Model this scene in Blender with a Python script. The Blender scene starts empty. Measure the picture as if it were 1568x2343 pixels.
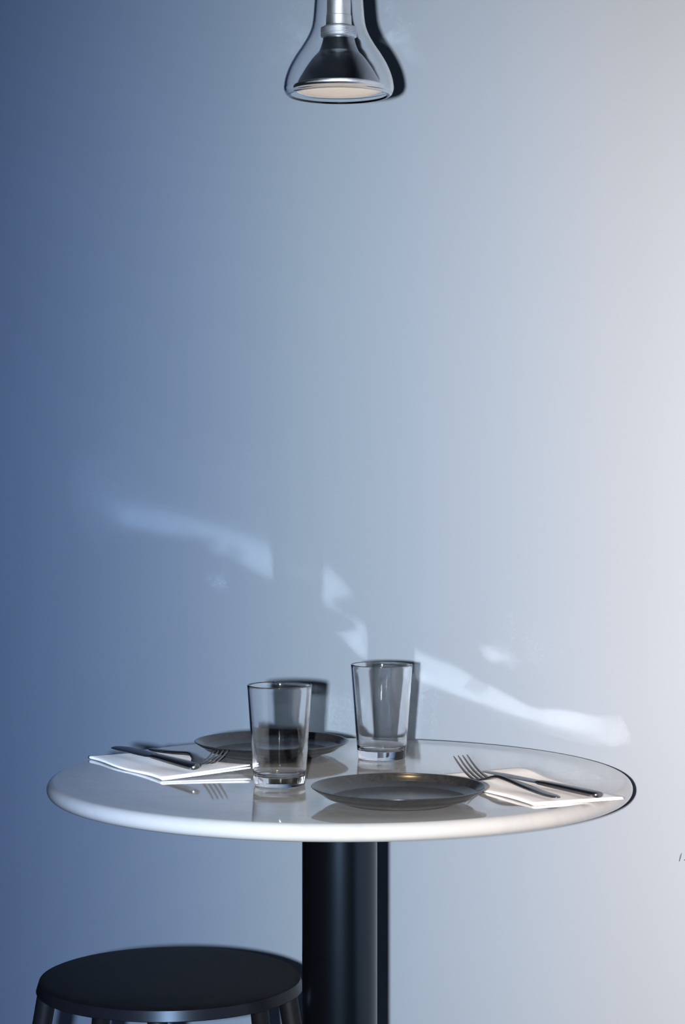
import bpy, bmesh, math, random
from mathutils import Vector, Matrix

random.seed(7)
scene = bpy.context.scene
C = scene.collection

# ------------------------------------------------------------------ camera
TABLE_Z = 1.10                      # top of the marble (bar height)
CAM_H = TABLE_Z + 0.384             # eye height
CAM_Y = -2.60
cam_data = bpy.data.cameras.new('camera')
cam = bpy.data.objects.new('camera', cam_data)
C.objects.link(cam)
cam.location = (0.0, CAM_Y, CAM_H)
cam.rotation_euler = (math.pi / 2, 0, 0)
cam_data.sensor_fit = 'VERTICAL'
cam_data.sensor_height = 36.0
cam_data.sensor_width = 24.0
cam_data.lens = 4900.0 / 2343.0 * 36.0
cam_data.shift_y = (1050.0 - 1171.5) / 2343.0
cam_data.clip_start = 0.05
scene.camera = cam

# ------------------------------------------------------------------ world
world = bpy.data.worlds.new('world')
scene.world = world
world.use_nodes = True
bg = world.node_tree.nodes['Background']
bg.inputs['Color'].default_value = (0.55, 0.70, 1.0, 1)
bg.inputs['Strength'].default_value = 0.006

# ------------------------------------------------------------------ the camera's flash (beside the lens)
FLASH_POS = Vector((-0.068, CAM_Y, CAM_H - 0.010))

def flash(name, aim, size_deg, blend, energy):
    """One strobe; an added colour ramp tints the wall: cooler to the left of the beam, warmer to the right."""
    l = bpy.data.lights.new(name, 'SPOT')
    l.energy = energy
    l.spot_size = math.radians(size_deg)
    l.spot_blend = blend
    l.shadow_soft_size = 0.013
    l.use_nodes = True
    nt = l.node_tree
    em = nt.nodes['Emission']
    geo = nt.nodes.new('ShaderNodeNewGeometry')
    sep = nt.nodes.new('ShaderNodeSeparateXYZ')
    nt.links.new(geo.outputs['Incoming'], sep.inputs[0])
    mr = nt.nodes.new('ShaderNodeMapRange')
    mr.inputs['From Min'].default_value = -0.16
    mr.inputs['From Max'].default_value = 0.16
    nt.links.new(sep.outputs['X'], mr.inputs['Value'])
    ramp = nt.nodes.new('ShaderNodeValToRGB')  # tint added across the beam to shift the wall from blue to neutral
    e = ramp.color_ramp.elements
    e[0].position = 0.0; e[0].color = (0.53, 0.78, 1.32, 1)
    e[1].position = 1.0; e[1].color = (0.80, 0.675, 0.60, 1)
    m = ramp.color_ramp.elements.new(0.5); m.color = (0.79, 0.86, 0.915, 1)
    nt.links.new(mr.outputs['Result'], ramp.inputs['Fac'])
    nt.links.new(ramp.outputs['Color'], em.inputs['Color'])
    o = bpy.data.objects.new(name, l)
    C.objects.link(o)
    o.location = FLASH_POS
    d = Vector(aim) - FLASH_POS
    o.rotation_euler = d.to_track_quat('-Z', 'Y').to_euler()
    return o


flash('camera_flash', (0.0, 0.0, CAM_H - 0.22), 64, 1.0, 800)

# ------------------------------------------------------------------ colour management
vs = scene.view_settings
vs.view_transform = 'Standard'
vs.look = 'None'
vs.gamma = 1.0
vs.exposure = 0.0
vs.use_curve_mapping = False
cy = scene.cycles
cy.caustics_reflective = True
cy.caustics_refractive = True
cy.blur_glossy = 0.0
cy.sample_clamp_indirect = 25.0
cy.max_bounces = 9
cy.diffuse_bounces = 2
cy.transmission_bounces = 9
cy.glossy_bounces = 4
cy.use_guiding = True               # lets the flash's mirror reflections off the marble reach the wall
cy.guiding_training_samples = 64
cy.guiding_directional_sampling_type = 'RIS'
cy.surface_guiding_probability = 0.7
cy.use_denoising = True
cy.use_light_tree = False
cy.use_adaptive_sampling = True
cy.adaptive_threshold = 0.015
cy.adaptive_min_samples = 20


# ------------------------------------------------------------------ materials
def new_mat(name):
    m = bpy.data.materials.new(name)
    m.use_nodes = True
    nt = m.node_tree
    b = nt.nodes['Principled BSDF']
    return m, nt, b


def rgb(*c):
    return (c[0], c[1], c[2], 1.0)


def mat_plain(name, color, rough=0.5, metal=0.0, spec=0.5, coat=0.0, coat_rough=0.03,
              var=0.0, var_scale=30.0, bump=0.0, bump_scale=200.0):
    m, nt, b = new_mat(name)
    b.inputs['Base Color'].default_value = rgb(*color)
    b.inputs['Roughness'].default_value = rough
    b.inputs['Metallic'].default_value = metal
    b.inputs['Specular IOR Level'].default_value = spec
    b.inputs['Coat Weight'].default_value = coat
    b.inputs['Coat Roughness'].default_value = coat_rough
    tc = nt.nodes.new('ShaderNodeTexCoord')
    if var > 0:
        n = nt.nodes.new('ShaderNodeTexNoise')
        n.inputs['Scale'].default_value = var_scale
        n.inputs['Detail'].default_value = 6
        nt.links.new(tc.outputs['Object'], n.inputs['Vector'])
        r = nt.nodes.new('ShaderNodeValToRGB')
        r.color_ramp.elements[0].position = 0.3
        r.color_ramp.elements[1].position = 0.7
        r.color_ramp.elements[0].color = rgb(*[c * (1 - var) for c in color])
        r.color_ramp.elements[1].color = rgb(*[min(1, c * (1 + var)) for c in color])
        nt.links.new(n.outputs['Fac'], r.inputs['Fac'])
        nt.links.new(r.outputs['Color'], b.inputs['Base Color'])
    if bump > 0:
        n2 = nt.nodes.new('ShaderNodeTexNoise')
        n2.inputs['Scale'].default_value = bump_scale
        n2.inputs['Detail'].default_value = 4
        nt.links.new(tc.outputs['Object'], n2.inputs['Vector'])
        bp = nt.nodes.new('ShaderNodeBump')
        bp.inputs['Strength'].default_value = bump
        bp.inputs['Distance'].default_value = 0.001
        nt.links.new(n2.outputs['Fac'], bp.inputs['Height'])
        nt.links.new(bp.outputs['Normal'], b.inputs['Normal'])
    return m


def mat_glass(name, tint=(1, 1, 1), ior=1.5, rough=0.0):
    m, nt, b = new_mat(name)
    b.inputs['Base Color'].default_value = rgb(*tint)
    b.inputs['Roughness'].default_value = rough
    b.inputs['IOR'].default_value = ior
    b.inputs['Transmission Weight'].default_value = 1.0
    return m


def mat_marble():
    m, nt, b = new_mat('polished_marble')
    tc = nt.nodes.new('ShaderNodeTexCoord')
    mp = nt.nodes.new('ShaderNodeMapping')
    mp.inputs['Rotation'].default_value = (0.2, 0.3, 0.7)
    nt.links.new(tc.outputs['Object'], mp.inputs['Vector'])
    n1 = nt.nodes.new('ShaderNodeTexNoise')
    n1.inputs['Scale'].default_value = 5.0
    n1.inputs['Detail'].default_value = 8
    n1.inputs['Distortion'].default_value = 1.6
    nt.links.new(mp.outputs['Vector'], n1.inputs['Vector'])
    # thin veins where the noise passes through its middle value
    ma = nt.nodes.new('ShaderNodeMath'); ma.operation = 'SUBTRACT'; ma.inputs[1].default_value = 0.5
    nt.links.new(n1.outputs['Fac'], ma.inputs[0])
    mb = nt.nodes.new('ShaderNodeMath'); mb.operation = 'ABSOLUTE'
    nt.links.new(ma.outputs[0], mb.inputs[0])
    r = nt.nodes.new('ShaderNodeValToRGB')
    r.color_ramp.elements[0].position = 0.0
    r.color_ramp.elements[0].color = rgb(0.355, 0.358, 0.36)
    r.color_ramp.elements[1].position = 0.05
    r.color_ramp.elements[1].color = rgb(0.375, 0.375, 0.37)
    nt.links.new(mb.outputs[0], r.inputs['Fac'])
    nt.links.new(r.outputs['Color'], b.inputs['Base Color'])
    b.inputs['Roughness'].default_value = 0.06
    b.inputs['IOR'].default_value = 1.5
    b.inputs['Coat Weight'].default_value = 0.3
    b.inputs['Coat Roughness'].default_value = 0.05
    return m


def mat_wall():
    m, nt, b = new_mat('pale_blue_wall_paint')
    tc = nt.nodes.new('ShaderNodeTexCoord')
    n = nt.nodes.new('ShaderNodeTexNoise')
    n.inputs['Scale'].default_value = 1.7
    n.inputs['Detail'].default_value = 1
    nt.links.new(tc.outputs['Object'], n.inputs['Vector'])
    r = nt.nodes.new('ShaderNodeValToRGB')
    r.color_ramp.elements[0].position = 0.35
    r.color_ramp.elements[0].color = rgb(0.54, 0.655, 0.80)
    r.color_ramp.elements[1].position = 0.65
    r.color_ramp.elements[1].color = rgb(0.55, 0.665, 0.81)
    nt.links.new(n.outputs['Fac'], r.inputs['Fac'])
    nt.links.new(r.outputs['Color'], b.inputs['Base Color'])
    b.inputs['Roughness'].default_value = 0.75
    b.inputs['Specular IOR Level'].default_value = 0.25
    return m


M_WALL = mat_wall()
M_FLOOR = mat_plain('dark_concrete_floor', (0.10, 0.10, 0.11), 0.7, var=0.25, var_scale=4, bump=0.2)
M_CEIL = mat_plain('matte_ceiling_plaster', (0.35, 0.36, 0.38), 0.9, var=0.04, var_scale=3)
M_MARBLE = mat_marble()
M_BLACK = mat_plain('black_powder_coat', (0.0016, 0.0018, 0.0025), 0.25, spec=0.55, var=0.1)
M_BLACK.node_tree.nodes['Principled BSDF'].inputs['Specular Tint'].default_value = (0.42, 0.66, 1.0, 1)
M_STOOL = mat_plain('matte_black_lacquer', (0.004, 0.004, 0.005), 0.55, spec=0.12, var=0.2, var_scale=40)
M_RIM = mat_plain('satin_black_rim', (0.006, 0.006, 0.008), 0.32, spec=0.14, var=0.1)
M_RIM.node_tree.nodes['Principled BSDF'].inputs['Specular Tint'].default_value = (0.6, 0.8, 1.0, 1)
M_PLATE = mat_plain('charcoal_glazed_stoneware', (0.020, 0.020, 0.021), 0.18, spec=0.45, var=0.25, var_scale=160)
M_STEEL = mat_plain('dark_steel_cutlery', (0.17, 0.175, 0.19), 0.34, metal=1.0, var=0.1, var_scale=60)
M_NAPKIN = mat_plain('white_paper_napkin', (0.93, 0.93, 0.925), 0.9, spec=0.1, var=0.02, bump=0.25, bump_scale=900)
M_GLASS = mat_glass('clear_glass', (0.985, 0.99, 0.995), rough=0.038)
M_SHADE = mat_glass('clear_shade_glass', (0.97, 0.985, 1.0), 1.48, rough=0.035)
M_ALU = mat_plain('brushed_aluminium', (0.82, 0.86, 0.92), 0.50, metal=1.0, var=0.06, var_scale=90)
M_MIRROR = mat_plain('silvered_bulb_coating', (0.40, 0.44, 0.50), 0.16, metal=1.0, var=0.05)
M_CORD = mat_plain('black_cord', (0.012, 0.012, 0.013), 0.6, var=0.2)
M_SCUFF = mat_plain('dark_scuff', (0.10, 0.14, 0.18), 0.9, var=0.3, var_scale=400)

mm, nt_, b_ = new_mat('warm_bulb_lens')
b_.inputs['Base Color'].default_value = rgb(0.45, 0.42, 0.38)
b_.inputs['Roughness'].default_value = 0.2
tc_ = nt_.nodes.new('ShaderNodeTexCoord')
v_ = nt_.nodes.new('ShaderNodeTexVoronoi'); v_.inputs['Scale'].default_value = 140
nt_.links.new(tc_.outputs['Object'], v_.inputs['Vector'])
bp_ = nt_.nodes.new('ShaderNodeBump'); bp_.inputs['Strength'].default_value = 0.3; bp_.inputs['Distance'].default_value = 0.001
nt_.links.new(v_.outputs['Distance'], bp_.inputs['Height'])
nt_.links.new(bp_.outputs['Normal'], b_.inputs['Normal'])
b_.inputs['Emission Color'].default_value = rgb(1.0, 0.70, 0.42)
b_.inputs['Emission Strength'].default_value = 0.30
M_LENS = mm


# ------------------------------------------------------------------ mesh helpers
def link_mesh(name, bm, mat, parent=None, loc=(0, 0, 0), smooth=True, angle=None):
    bmesh.ops.recalc_face_normals(bm, faces=bm.faces)
    me = bpy.data.meshes.new(name)
    bm.to_mesh(me)
    bm.free()
    if smooth:
        for p in me.polygons:
            p.use_smooth = True
        if angle:
            me.set_sharp_from_angle(angle=math.radians(angle))
    me.materials.append(mat)
    o = bpy.data.objects.new(name, me)
    C.objects.link(o)
    o.location = loc
    if parent:
        o.parent = parent
    return o


def lathe(profile, seg=96, closed=False):
    """profile: list of (r, z) from start to end; r == 0 collapses to a pole."""
    bm = bmesh.new()
    rings = []
    for r, z in profile:
        if r < 1e-7:
            rings.append([bm.verts.new((0, 0, z))])
        else:
            rings.append([bm.verts.new((r * math.cos(2 * math.pi * k / seg), r * math.sin(2 * math.pi * k / seg), z))
                          for k in range(seg)])
    pairs = list(zip(rings[:-1], rings[1:]))
    if closed:
        pairs.append((rings[-1], rings[0]))
    for a, b in pairs:
        if len(a) == 1 and len(b) == 1:
            continue
        for k in range(seg):
            k2 = (k + 1) % seg
            if len(a) == 1:
                bm.faces.new((a[0], b[k], b[k2]))
            elif len(b) == 1:
                bm.faces.new((a[k], a[k2], b[0]))
            else:
                bm.faces.new((a[k], a[k2], b[k2], b[k]))
    return bm


def catmull(pts, n=8):
    out = []
    P = [Vector(p) for p in pts]
    for i in range(len(P) - 1):
        p0 = P[i - 1] if i > 0 else P[i] * 2 - P[i + 1]
        p1, p2 = P[i], P[i + 1]
        p3 = P[i + 2] if i + 2 < len(P) else P[i + 1] * 2 - P[i]
        for k in range(n):
            t = k / n
            out.append(0.5 * ((2 * p1) + (p2 - p0) * t + (2 * p0 - 5 * p1 + 4 * p2 - p3) * t * t
                              + (3 * p1 - p0 - 3 * p2 + p3) * t ** 3))
    out.append(P[-1])
    return [tuple(v) for v in out]


def arc(cx, cz, r, a0, a1, n=8, rz=None):
    rz = r if rz is None else rz
    return [(cx + r * math.cos(math.radians(a0 + (a1 - a0) * k / n)),
             cz + rz * math.sin(math.radians(a0 + (a1 - a0) * k / n))) for k in range(n + 1)]


def tube(bm, pts, rad, seg=12, radii=None):
    rings = []
    P = [Vector(p) for p in pts]
    for i, p in enumerate(P):
        t = (P[min(i + 1, len(P) - 1)] - P[max(i - 1, 0)]).normalized()
        ref = Vector((0, 0, 1)) if abs(t.z) < 0.9 else Vector((1, 0, 0))
        a = t.cross(ref).normalized()
        b = t.cross(a).normalized()
        r = radii[i] if radii else rad
        rings.append([bm.verts.new(p + r * (math.cos(2 * math.pi * k / seg) * a + math.sin(2 * math.pi * k / seg) * b))
                      for k in range(seg)])
    for A, B in zip(rings[:-1], rings[1:]):
        for k in range(seg):
            bm.faces.new((A[k], A[(k + 1) % seg], B[(k + 1) % seg], B[k]))
    bm.faces.new(rings[0])
    bm.faces.new(rings[-1])


def loft(bm, sections, seg=12, power=2.6):
    """sections: (x, ycentre, z, halfwidth, halfthickness), swept along local +x."""
    rings = []
    for x, y, z, w, t in sections:
        ring = []
        for k in range(seg):
            a = 2 * math.pi * (k + 0.5) / seg
            ca, sa = math.cos(a), math.sin(a)
            px = math.copysign(abs(ca) ** (2 / power), ca)
            pz = math.copysign(abs(sa) ** (2 / power), sa)
            ring.append(bm.verts.new((x, y + w * px, z + t * pz)))
        rings.append(ring)
    for A, B in zip(rings[:-1], rings[1:]):
        for k in range(seg):
            bm.faces.new((A[k], A[(k + 1) % seg], B[(k + 1) % seg], B[k]))
    bm.faces.new(rings[0])
    bm.faces.new(rings[-1])


def box(bm, x0, x1, y0, y1, z0, z1):
    v = [bm.verts.new(p) for p in ((x0, y0, z0), (x1, y0, z0), (x1, y1, z0), (x0, y1, z0),
                                   (x0, y0, z1), (x1, y0, z1), (x1, y1, z1), (x0, y1, z1))]
    for f in ((0, 1, 2, 3), (4, 5, 6, 7), (0, 1, 5, 4), (1, 2, 6, 5), (2, 3, 7, 6), (3, 0, 4, 7)):
        bm.faces.new([v[i] for i in f])


def empty(name, loc, label, cat, rz=0.0, group=None):
    o = bpy.data.objects.new(name, None)
    o.empty_display_size = 0.05
    C.objects.link(o)
    o.location = loc
    o.rotation_euler = (0, 0, rz)
    tag(o, label, cat, group)
    return o


def tag(o, label, cat, group=None):
    o['label'] = label
    o['category'] = cat
    if group:
        o['group'] = group


# ------------------------------------------------------------------ the room
WALL_ANG = math.atan2(-2.054, 1.0)          # the wall runs away to the left of the camera
WALL_P = Vector((0.0, 0.893, 0.0))
ROOM_H = 3.00

bm = bmesh.new()
box(bm, -5.0, 3.6, 0.0, 0.12, 0.0, ROOM_H)
wall = link_mesh('wall_back', bm, M_WALL, smooth=False)
wall.location = WALL_P
wall.rotation_euler = (0, 0, WALL_ANG)
wall['kind'] = 'structure'
wall['label'] = 'smooth pale blue painted wall running obliquely behind the table'

bm = bmesh.new()
box(bm, -4.5, 3.2, -4.2, 5.4, -0.06, 0.0)
fl = link_mesh('floor', bm, M_FLOOR, smooth=False)
fl['kind'] = 'structure'
bm = bmesh.new()
box(bm, -4.5, 3.2, -4.2, 5.4, ROOM_H, ROOM_H + 0.06)
ce = link_mesh('ceiling', bm, M_CEIL, smooth=False)
ce['kind'] = 'structure'

# ------------------------------------------------------------------ the table
TX, TY = -0.0035, 0.0
R_TOP, T_TOP = 0.353, 0.020
table = empty('cafe_table', (TX, TY, 0), 'round white marble pedestal table with a black column, set against the wall', 'table')
r_ = T_TOP / 2
prof = [(0, 0), (0.1, 0), (0.2, 0), (0.30, 0), (R_TOP - r_, 0)] + arc(R_TOP - r_, -r_, r_, 90, -90, 16)[1:] + \
       [(0.30, -T_TOP), (0.15, -T_TOP), (0, -T_TOP)]
top = link_mesh('marble_top', lathe(prof, 192), M_MARBLE, table, (0, 0, TABLE_Z))
top['label'] = 'polished white marble disc with a rounded edge'
R_POLE = 0.0456
zb = TABLE_Z - T_TOP
link_mesh('top_plate', lathe([(0, zb - 0.0002), (0.14, zb - 0.0002), (0.14, zb - 0.006), (0, zb - 0.006)], 64), M_BLACK, table, angle=30)
link_mesh('column', lathe([(0, zb - 0.006), (R_POLE, zb - 0.006), (R_POLE, 0.012), (0, 0.012)], 96), M_BLACK, table, angle=30)
link_mesh('floor_flange', lathe([(0, 0.012), (0.062, 0.012), (0.066, 0.008), (0.066, 0.0), (0, 0.0)], 64), M_BLACK, table, angle=30)


# ------------------------------------------------------------------ drinking glasses
def tumbler(name, x, y, h, r_rim, r_base, label):
    t_rim, t_low, t_bot = 0.0016, 0.0024, 0.0105
    outer = [(0.0, 0.0014), (r_base * 0.78, 0.0010), (r_base - 0.0035, 0.0)] + \
            arc(r_base - 0.0022, 0.0022, 0.0022, -80, -5, 6)
    n = 26
    for k in range(1, n + 1):
        t = k / n
        z = 0.004 + (h - 0.0012 - 0.004) * t
        outer.append((r_base + (r_rim - r_base) * ((z / h) ** 0.97), z))
    rim = arc(r_rim - t_rim / 2, h - 0.0010, t_rim / 2, 20, 160, 7, 0.0010)
    inner = []
    for k in range(n, -1, -1):
        t = k / n
        z = t_bot + 0.008 + (h - 0.0012 - t_bot - 0.008) * t
        th = t_low + (t_rim - t_low) * t
        inner.append((r_base + (r_rim - r_base) * ((z / h) ** 0.97) - th, z))
    rb = inner[-1][0]
    fillet = [(rb - 0.008 + 0.008 * math.cos(math.radians(a)), t_bot + 0.008 + 0.008 * math.sin(math.radians(a)))
              for a in (-15, -30, -45, -60, -75, -90)]
    bottom = [(rb * 0.5, t_bot - 0.0005), (0, t_bot - 0.0008)]
    o = link_mesh(name, lathe(outer + rim + inner + fillet + bottom, 128), M_GLASS)
    o.location = (x, y, TABLE_Z + 0.0003)
    tag(o, label, 'glass', 'clear tumblers on the marble table')
    return o


tumbler('drinking_glass', -0.0741, 2.523 - 2.6, 0.1178, 0.0383, 0.0303,
        'empty clear tumbler standing nearer the camera, between the two dark plates')
tumbler('drinking_glass', 0.0503, 2.747 - 2.6, 0.1205, 0.0397, 0.0306,
        'empty clear tumbler standing farther back, close to the wall')


# ------------------------------------------------------------------ plates
def plate(x, y, R, label):
    zr = 0.0185
    prof = [(0, 0.0025), (R * 0.55, 0.0022), (R * 0.58, 0.0), (R * 0.63, 0.0), (R * 0.66, 0.0022)]
    prof += catmull([(R * 0.70, 0.0035), (R * 0.84, 0.0085), (R * 0.94, 0.0135), (R - 0.0006, zr - 0.0012)], 5)
    prof += [(R, zr - 0.0004), (R - 0.0006, zr), (R - 0.0018, zr + 0.0001), (R - 0.0030, zr - 0.0006)]
    prof += catmull([(R * 0.955, zr - 0.0022), (R * 0.925, zr - 0.0046), (R * 0.88, 0.0100), (R * 0.845, 0.0075), (R * 0.79, 0.0060), (R * 0.6, 0.0056), (R * 0.3, 0.0055)], 5)
    prof += [(0, 0.0055)]
    o = link_mesh('side_plate', lathe(prof, 128), M_PLATE)
    o.location = (x, y, TABLE_Z + 0.0003)
    tag(o, label, 'plate', 'dark side plates on the marble table')
    return o


plate(0.0633, 2.394 - 2.6, 0.0985, 'charcoal round plate at the front of the marble table, nearest the camera')
plate(-0.0922, 2.78 - 2.6, 0.1000, 'charcoal round plate at the back, partly behind the nearer tumbler')


# ------------------------------------------------------------------ napkins
def napkin(A, B, Cc, lift, wave, label):
    """Rectangle with fold edge A-B and short side B-C; folded double along A-B."""
    A, B, Cc = Vector((*A, 0)), Vector((*B, 0)), Vector((*Cc, 0))
    eu, ev = B - A, Cc - B
    LV = ev.length
    g = 0.0017                                   # height of the fold
    nu, nv = 40, 14
    line = []                                    # (v, z, layer)
    for k in range(nv, 0, -1):
        line.append((k / nv, 0.0005, 0.0))
    for a in range(-90, 91, 30):
        line.append((-(g / 2) * math.cos(math.radians(a)) / LV, 0.0005 + g / 2 + g / 2 * math.sin(math.radians(a)),
                     0.5 + a / 180))
    for k in range(1, nv + 1):
        line.append((k / nv - 0.008 * k / nv, 0.0005 + g * (1 - 0.25 * k / nv), 1.0))
    bm = bmesh.new()
    rows = []
    for i in range(nu + 1):
        u = i / nu
        row = []
        for v, z, lay in line:
            p = A + eu * u + ev * v
            p = p + ev * (wave * math.sin(u * 9.0 + 0.6) * (1 - v) * 0.6)
            dz = lift(u, max(0, min(1, v))) * (0.75 + 0.25 * lay) + lay * (0.0002 + 0.0005 * math.sin(u * 8 + 1.0) * (1 - v))
            row.append(bm.verts.new((p.x, p.y, z + dz)))
        rows.append(row)
    for r0, r1 in zip(rows[:-1], rows[1:]):
        for k in range(len(line) - 1):
            bm.faces.new((r0[k], r0[k + 1], r1[k + 1], r1[k]))
    o = link_mesh('paper_napkin', bm, M_NAPKIN)
    o.location = (0, 0, TABLE_Z + 0.0004)
    s = o.modifiers.new('thickness', 'SOLIDIFY')
    s.thickness = 0.0013
    s.offset = 0
    tag(o, label, 'napkin', 'folded napkins under the cutlery')
    return o


napkin((-0.326, 0.142), (-0.214, -0.047), (-0.112, 0.014),
       lambda u, v: 0.0075 * max(0, u - 0.45) ** 1.5 * v ** 1.2 * 2.4 + 0.0008 * math.sin(u * 5) ** 2, 0.035,
       'white folded paper napkin with cutlery on the left, beside the back plate')
napkin((0.114, -0.023), (0.213, -0.233), (0.317, -0.187),
       lambda u, v: 0.0006 * math.sin(u * 5 + 1) ** 2 + 0.002 * (1 - u) ** 3 * v + 0.003 * v ** 2 * math.exp(-((u - 0.12) / 0.12) ** 2), 0.02,
       'white folded paper napkin with cutlery on the right, its corner over the table edge')


# ------------------------------------------------------------------ cutlery
def interp(tab, x):
    for (x0, y0), (x1, y1) in zip(tab[:-1], tab[1:]):
        if x <= x1:
            t = (x - x0) / (x1 - x0)
            t = t * t * (3 - 2 * t)
            return y0 + (y1 - y0) * t
    return tab[-1][1]


def smooth_table(tab, x):
    i = 0
    while i < len(tab) - 2 and x > tab[i + 1][0]:
        i += 1
    (x0, y0), (x1, y1) = tab[i], tab[i + 1]
    def slope(j):
        if j == 0:
            return (tab[1][1] - tab[0][1]) / (tab[1][0] - tab[0][0])
        if j == len(tab) - 1:
            return (tab[-1][1] - tab[-2][1]) / (tab[-1][0] - tab[-2][0])
        return (tab[j + 1][1] - tab[j - 1][1]) / (tab[j + 1][0] - tab[j - 1][0])
    h = x1 - x0
    t = (x - x0) / h
    m0, m1 = slope(i) * h, slope(i + 1) * h
    return (2 * t ** 3 - 3 * t * t + 1) * y0 + (t ** 3 - 2 * t * t + t) * m0 + (-2 * t ** 3 + 3 * t * t) * y1 + (t ** 3 - t * t) * m1


def fork(end, tip, z0, label):
    end, tip = Vector((*end, 0)), Vector((*tip, 0))
    L = (tip - end).length
    k = L / 0.205
    zt = [(0, 0.0022), (0.03, 0.0030), (0.075, 0.0062), (0.115, 0.0098), (0.128, 0.0092), (0.150, 0.0030), (0.160, 0.0026),
          (0.175, 0.0068), (0.190, 0.0140), (0.205, 0.0235)]
    wt = [(0, 0.0046), (0.02, 0.0062), (0.06, 0.0050), (0.10, 0.0031), (0.122, 0.0029), (0.134, 0.0055), (0.146, 0.0112), (0.156, 0.0122)]
    tt = [(0, 0.0016), (0.05, 0.0021), (0.11, 0.0023), (0.13, 0.0017), (0.156, 0.0011)]
    bm = bmesh.new()
    sec = [(0.0, 0, smooth_table(zt, 0), 0.0012, 0.0005), (0.0012 * k, 0, smooth_table(zt, 0.0012), 0.0034, 0.0010)]
    n = 40
    for i in range(1, n + 1):
        s = 0.003 + (0.156 - 0.003) * i / n
        sec.append((s * k, 0, smooth_table(zt, s), interp(wt, s), interp(tt, s)))
    loft(bm, sec, 12, 2.8)
    for j in range(4):
        y = (j - 1.5) * 0.0066
        sec = []
        for i in range(13):
            s = 0.153 + (0.205 - 0.153) * i / 12
            f = i / 12
            w = 0.0021 * (1 - 0.45 * f) * (0.5 if i == 12 else 1)
            sec.append((s * k, y * (1 - 0.04 * f), smooth_table(zt, s) + 0.0006 * f, w, 0.0010 * (1 - 0.3 * f)))
        loft(bm, sec, 8, 2.6)
    o = link_mesh('table_fork', bm, M_STEEL, angle=50)
    d = tip - end
    o.location = (end.x, end.y, z0)
    o.rotation_euler = (0, 0, math.atan2(d.y, d.x))
    tag(o, label, 'fork', 'forks on the napkins')
    return o


def knife(butt, tip, z0, label, pitch=0.0, roll=0.0):
    butt, tip = Vector((*butt, 0)), Vector((*tip, 0))
    L = (tip - butt).length
    d = tip - butt
    k = L / 0.22
    kn = empty('table_knife', (butt.x, butt.y, z0), label, 'knife', math.atan2(d.y, d.x), 'knives on the napkins')
    kn.rotation_euler = (roll, pitch, math.atan2(d.y, d.x))
    bm = bmesh.new()
    sec = []
    for s, w, t in ((0, 0.0015, 0.0012), (0.0008, 0.0045, 0.0028), (0.0025, 0.0062, 0.0034), (0.008, 0.0070, 0.0036), (0.03, 0.0068, 0.0036),
                    (0.07, 0.0056, 0.0034), (0.10, 0.0046, 0.0030), (0.112, 0.0044, 0.0026), (0.116, 0.0042, 0.0016)):
        sec.append((s * k, 0, 0.0036, w, t))
    loft(bm, sec, 14, 2.6)
    link_mesh('handle', bm, M_STEEL, kn, angle=50)
    bm = bmesh.new()
    sec = []
    for s, y, w, t in ((0.110, 0, 0.0042, 0.0016), (0.117, -0.0004, 0.0055, 0.0013), (0.124, -0.0012, 0.0078, 0.0012), (0.15, -0.0012, 0.0086, 0.0011),
                       (0.19, -0.0006, 0.0084, 0.0010), (0.205, 0.0008, 0.0070, 0.0009), (0.214, 0.0016, 0.0060, 0.0008),
                       (0.219, 0.0026, 0.0038, 0.0006), (0.220, 0.0030, 0.0018, 0.0004)):
        sec.append((s * k, y, 0.0034, w, t))
    loft(bm, sec, 12, 2.2)
    link_mesh('blade', bm, M_STEEL, kn, angle=50)
    return kn


ZN = TABLE_Z + 0.0052
fork((-0.2506, 0.184), (-0.148, 0.002), ZN, 'steel fork on the left napkin, tines towards the nearer tumbler')
fork((0.2400, -0.219), (0.1410, -0.040), ZN, 'steel fork on the right napkin, tines raised beside the front plate')
knife((-0.1744, -0.035), (-0.2937, 0.168), ZN + 0.0062, 'steel knife lying lengthwise across the left napkin', pitch=0.010, roll=-0.2)
knife((0.2873, -0.210), (0.172, -0.026), ZN, 'steel knife on the right napkin, behind the fork')

# ------------------------------------------------------------------ pendant lamp
LX, LY = -0.0045, 2.58 - 2.6
KP = 2.58 / 4900.0


def lz(py):
    return CAM_H + (1050 - py) * KP


LAMP_Z = 1.90
lamp = empty('pendant_lamp', (LX, LY, LAMP_Z), 'clear bell glass pendant lamp with a silvered reflector bulb, hanging over the table', 'lamp')


def LP(px_half, py):
    return (px_half * KP, lz(py) - LAMP_Z)


outer = catmull([LP(36, -150), LP(44, -110), LP(51, -60), LP(55.5, 0), LP(60, 51), LP(67.6, 76.5), LP(81.6, 102), LP(98.8, 127.6),
                 LP(113, 153), LP(122.5, 178.6), LP(126, 200), LP(124.5, 209)], 6)
TH = 0.0026
n_in = []
for i, (r, z) in enumerate(outer):
    a = Vector(outer[max(i - 1, 0)]); b = Vector(outer[min(i + 1, len(outer) - 1)])
    t = (b - a).normalized()
    n_in.append((r - abs(t.y) * TH, z - abs(t.x) * TH * (1 if t.x > 0 else -1)))
# rolled lower lip turning inwards
lip = [LP(122, 215), LP(117, 219), LP(112, 219.5), LP(109.5, 217.5), LP(111, 215), LP(115.5, 213.5), LP(118.5, 210)]
shade = link_mesh('glass_shade', lathe(outer + lip + list(reversed(n_in)), 128, closed=True), M_SHADE, lamp)
shade['label'] = 'clear glass bell flaring to a rounded lower lip'

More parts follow.
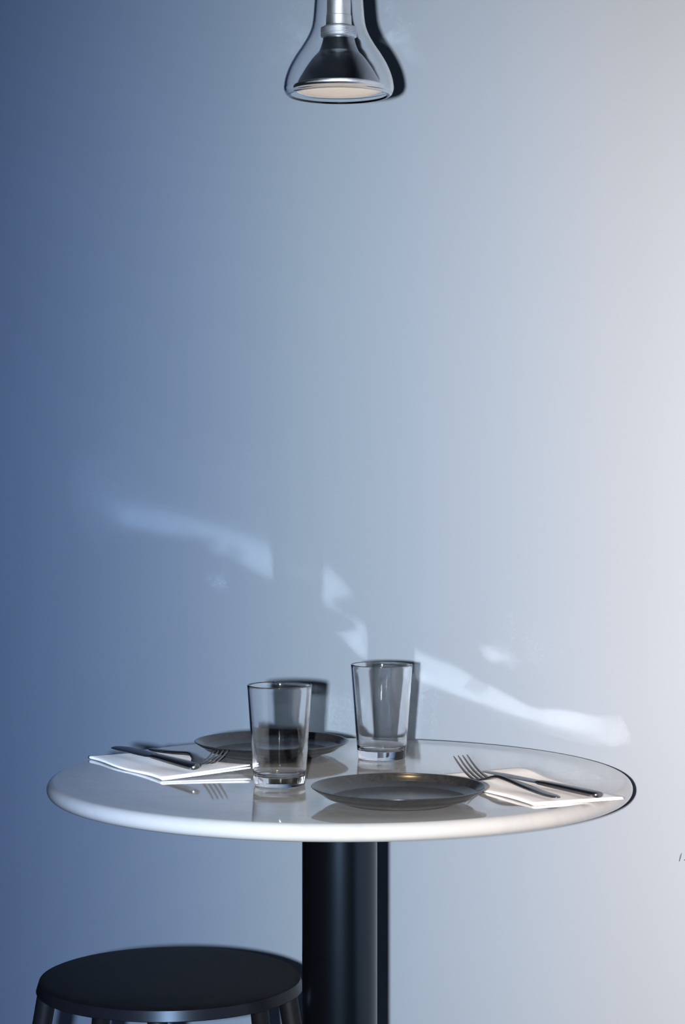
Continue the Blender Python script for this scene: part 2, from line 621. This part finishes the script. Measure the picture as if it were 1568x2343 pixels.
# cap, cord and ceiling rose above the frame
zc = lz(-150) - LAMP_Z
link_mesh('cap', lathe([(0, zc + 0.030), (0.010, zc + 0.030), (0.018, zc + 0.022), (0.0215, zc + 0.004), (0.0215, zc - 0.006), (0.016, zc - 0.006), (0, zc - 0.006)], 48),
          M_ALU, lamp, angle=40)
bm = bmesh.new()
tube(bm, [(0, 0, zc + 0.028), (0, 0, 0.5), (0, 0, ROOM_H - LAMP_Z - 0.02)], 0.0032, 12)
link_mesh('cord', bm, M_CORD, lamp)
zr_ = ROOM_H - LAMP_Z
link_mesh('ceiling_rose', lathe([(0, zr_), (0.05, zr_), (0.05, zr_ - 0.015), (0.046, zr_ - 0.022), (0, zr_ - 0.024)], 48), M_ALU, lamp, angle=40)
# socket
link_mesh('socket', lathe([(0, zc - 0.004), (0.009, zc - 0.004), (0.009, LP(0, -60)[1]), LP(20, -58), LP(27, -50), LP(27.5, 36), LP(29, 37.5), LP(29.5, 60), LP(33, 64), LP(33, 70), (0, LP(0, 70)[1])], 64),
          M_ALU, lamp, angle=35)
# threaded collar: a stack of fine rings
prof = [(0, LP(0, 63)[1]), LP(36, 63)]
y = 65.0
for k in range(6):
    prof += [LP(38.2, y), LP(41.5, y + 1.2), LP(41.5, y + 2.2), LP(38.2, y + 3.4)]
    y += 3.7
prof += [LP(37, 88), (0, LP(0, 88)[1])]
col = link_mesh('threaded_collar', lathe(prof, 64), M_ALU, lamp, angle=25)
# bulb: silvered body, metal rim and warm lens
body = [(0, LP(0, 86)[1]), LP(34, 86.5), LP(36, 90), LP(37.5, 99), LP(41, 108), LP(46, 120)] + \
       catmull([LP(48, 122), LP(58, 132), LP(68, 145), LP(80, 163), LP(90, 180), LP(97, 192)], 5) + [LP(99, 196), (0, LP(0, 196)[1])]
bulb = link_mesh('bulb', lathe(body, 96), M_MIRROR, lamp, angle=30)
bulb['label'] = 'silvered cone-shaped reflector bulb'
link_mesh('bulb_rim', lathe([LP(96, 195.5), LP(101.5, 195.5), LP(103, 197), LP(103, 206), LP(101.5, 208), LP(97, 208)], 96, closed=True), M_ALU, bulb, angle=40)
le = link_mesh('bulb_lens', lathe(catmull([LP(98, 205), LP(88, 209.5), LP(60, 213.5), LP(30, 215.5), (0, LP(0, 216)[1])], 6), 96), M_LENS, bulb)
le['label'] = 'warm glowing frosted lens of the bulb'

# the bulb's own narrow warm beam, straight down
bl = bpy.data.lights.new('bulb_beam', 'SPOT')
bl.energy = 3.6
bl.color = (1.0, 0.66, 0.33)
bl.spot_size = math.radians(44)
bl.spot_blend = 0.6
bl.shadow_soft_size = 0.03
blo = bpy.data.objects.new('bulb_beam', bl)
C.objects.link(blo)
blo.location = (LX, LY, lz(216) - 0.032)

# ------------------------------------------------------------------ stool
SX, SY, SR = -0.2200, 2.735 - 2.6, 0.170
ZS = CAM_H - 0.6550                  # height of the seat
stool = empty('stool', (SX, SY, 0), 'round black stool beside the table column', 'stool', math.radians(-1))
prof = [(0, ZS), (0.06, ZS), (0.11, ZS - 0.0006)] + catmull([(0.130, ZS - 0.0014), (0.148, ZS - 0.0030), (0.160, ZS - 0.0046), (SR - 0.0044, ZS - 0.0066)], 6) + \
       [(SR - 0.0065, ZS - 0.0068), (0, ZS - 0.0068)]
link_mesh('seat', lathe(prof, 128), M_STOOL, stool, angle=40)
prof = [(SR - 0.02, ZS - 0.0070), (SR - 0.0046, ZS - 0.0070), (SR - 0.0036, ZS - 0.0076), (SR, ZS - 0.0195), (SR - 0.0010, ZS - 0.0205), (SR - 0.02, ZS - 0.0205)]
link_mesh('seat_rim', lathe(prof, 128, closed=True), M_RIM, stool, angle=30)
for ang in (0, 76, -78, 140, -141):
    a = math.radians(ang)
    dx, dy = math.sin(a), -math.cos(a)
    bm = bmesh.new()
    zt = ZS - 0.0150
    pts, rr = [], []
    for i in range(14):
        t = i / 13
        z = zt * (1 - t)
        rad = SR - 0.0150 + 0.012 * min(1, t * 6) ** 0.8 + 0.055 * t
        pts.append((dx * rad, dy * rad, z)); rr.append(0.0125 - 0.002 * t)
    tube(bm, pts, 0.012, 16, rr)
    link_mesh('leg', bm, M_STOOL, stool, angle=50)


# a small scuff on the wall near the right edge of the picture
bm = bmesh.new()
zs_ = CAM_H - 0.491
for (x0, z0, x1, z1, r) in ((0.954, 0.006, 0.949, -0.005, 0.0011), (0.959, -0.002, 0.966, 0.001, 0.0007)):
    tube(bm, [(x0, 0.0, zs_ + z0), ((x0 + x1) / 2, 0.0, zs_ + (z0 + z1) / 2), (x1, 0.0, zs_ + z1)], r, 8, [r * 0.5, r, r * 0.4])
sc_ = link_mesh('scuff', bm, M_SCUFF, wall)
sc_['label'] = 'small dark scuff mark'
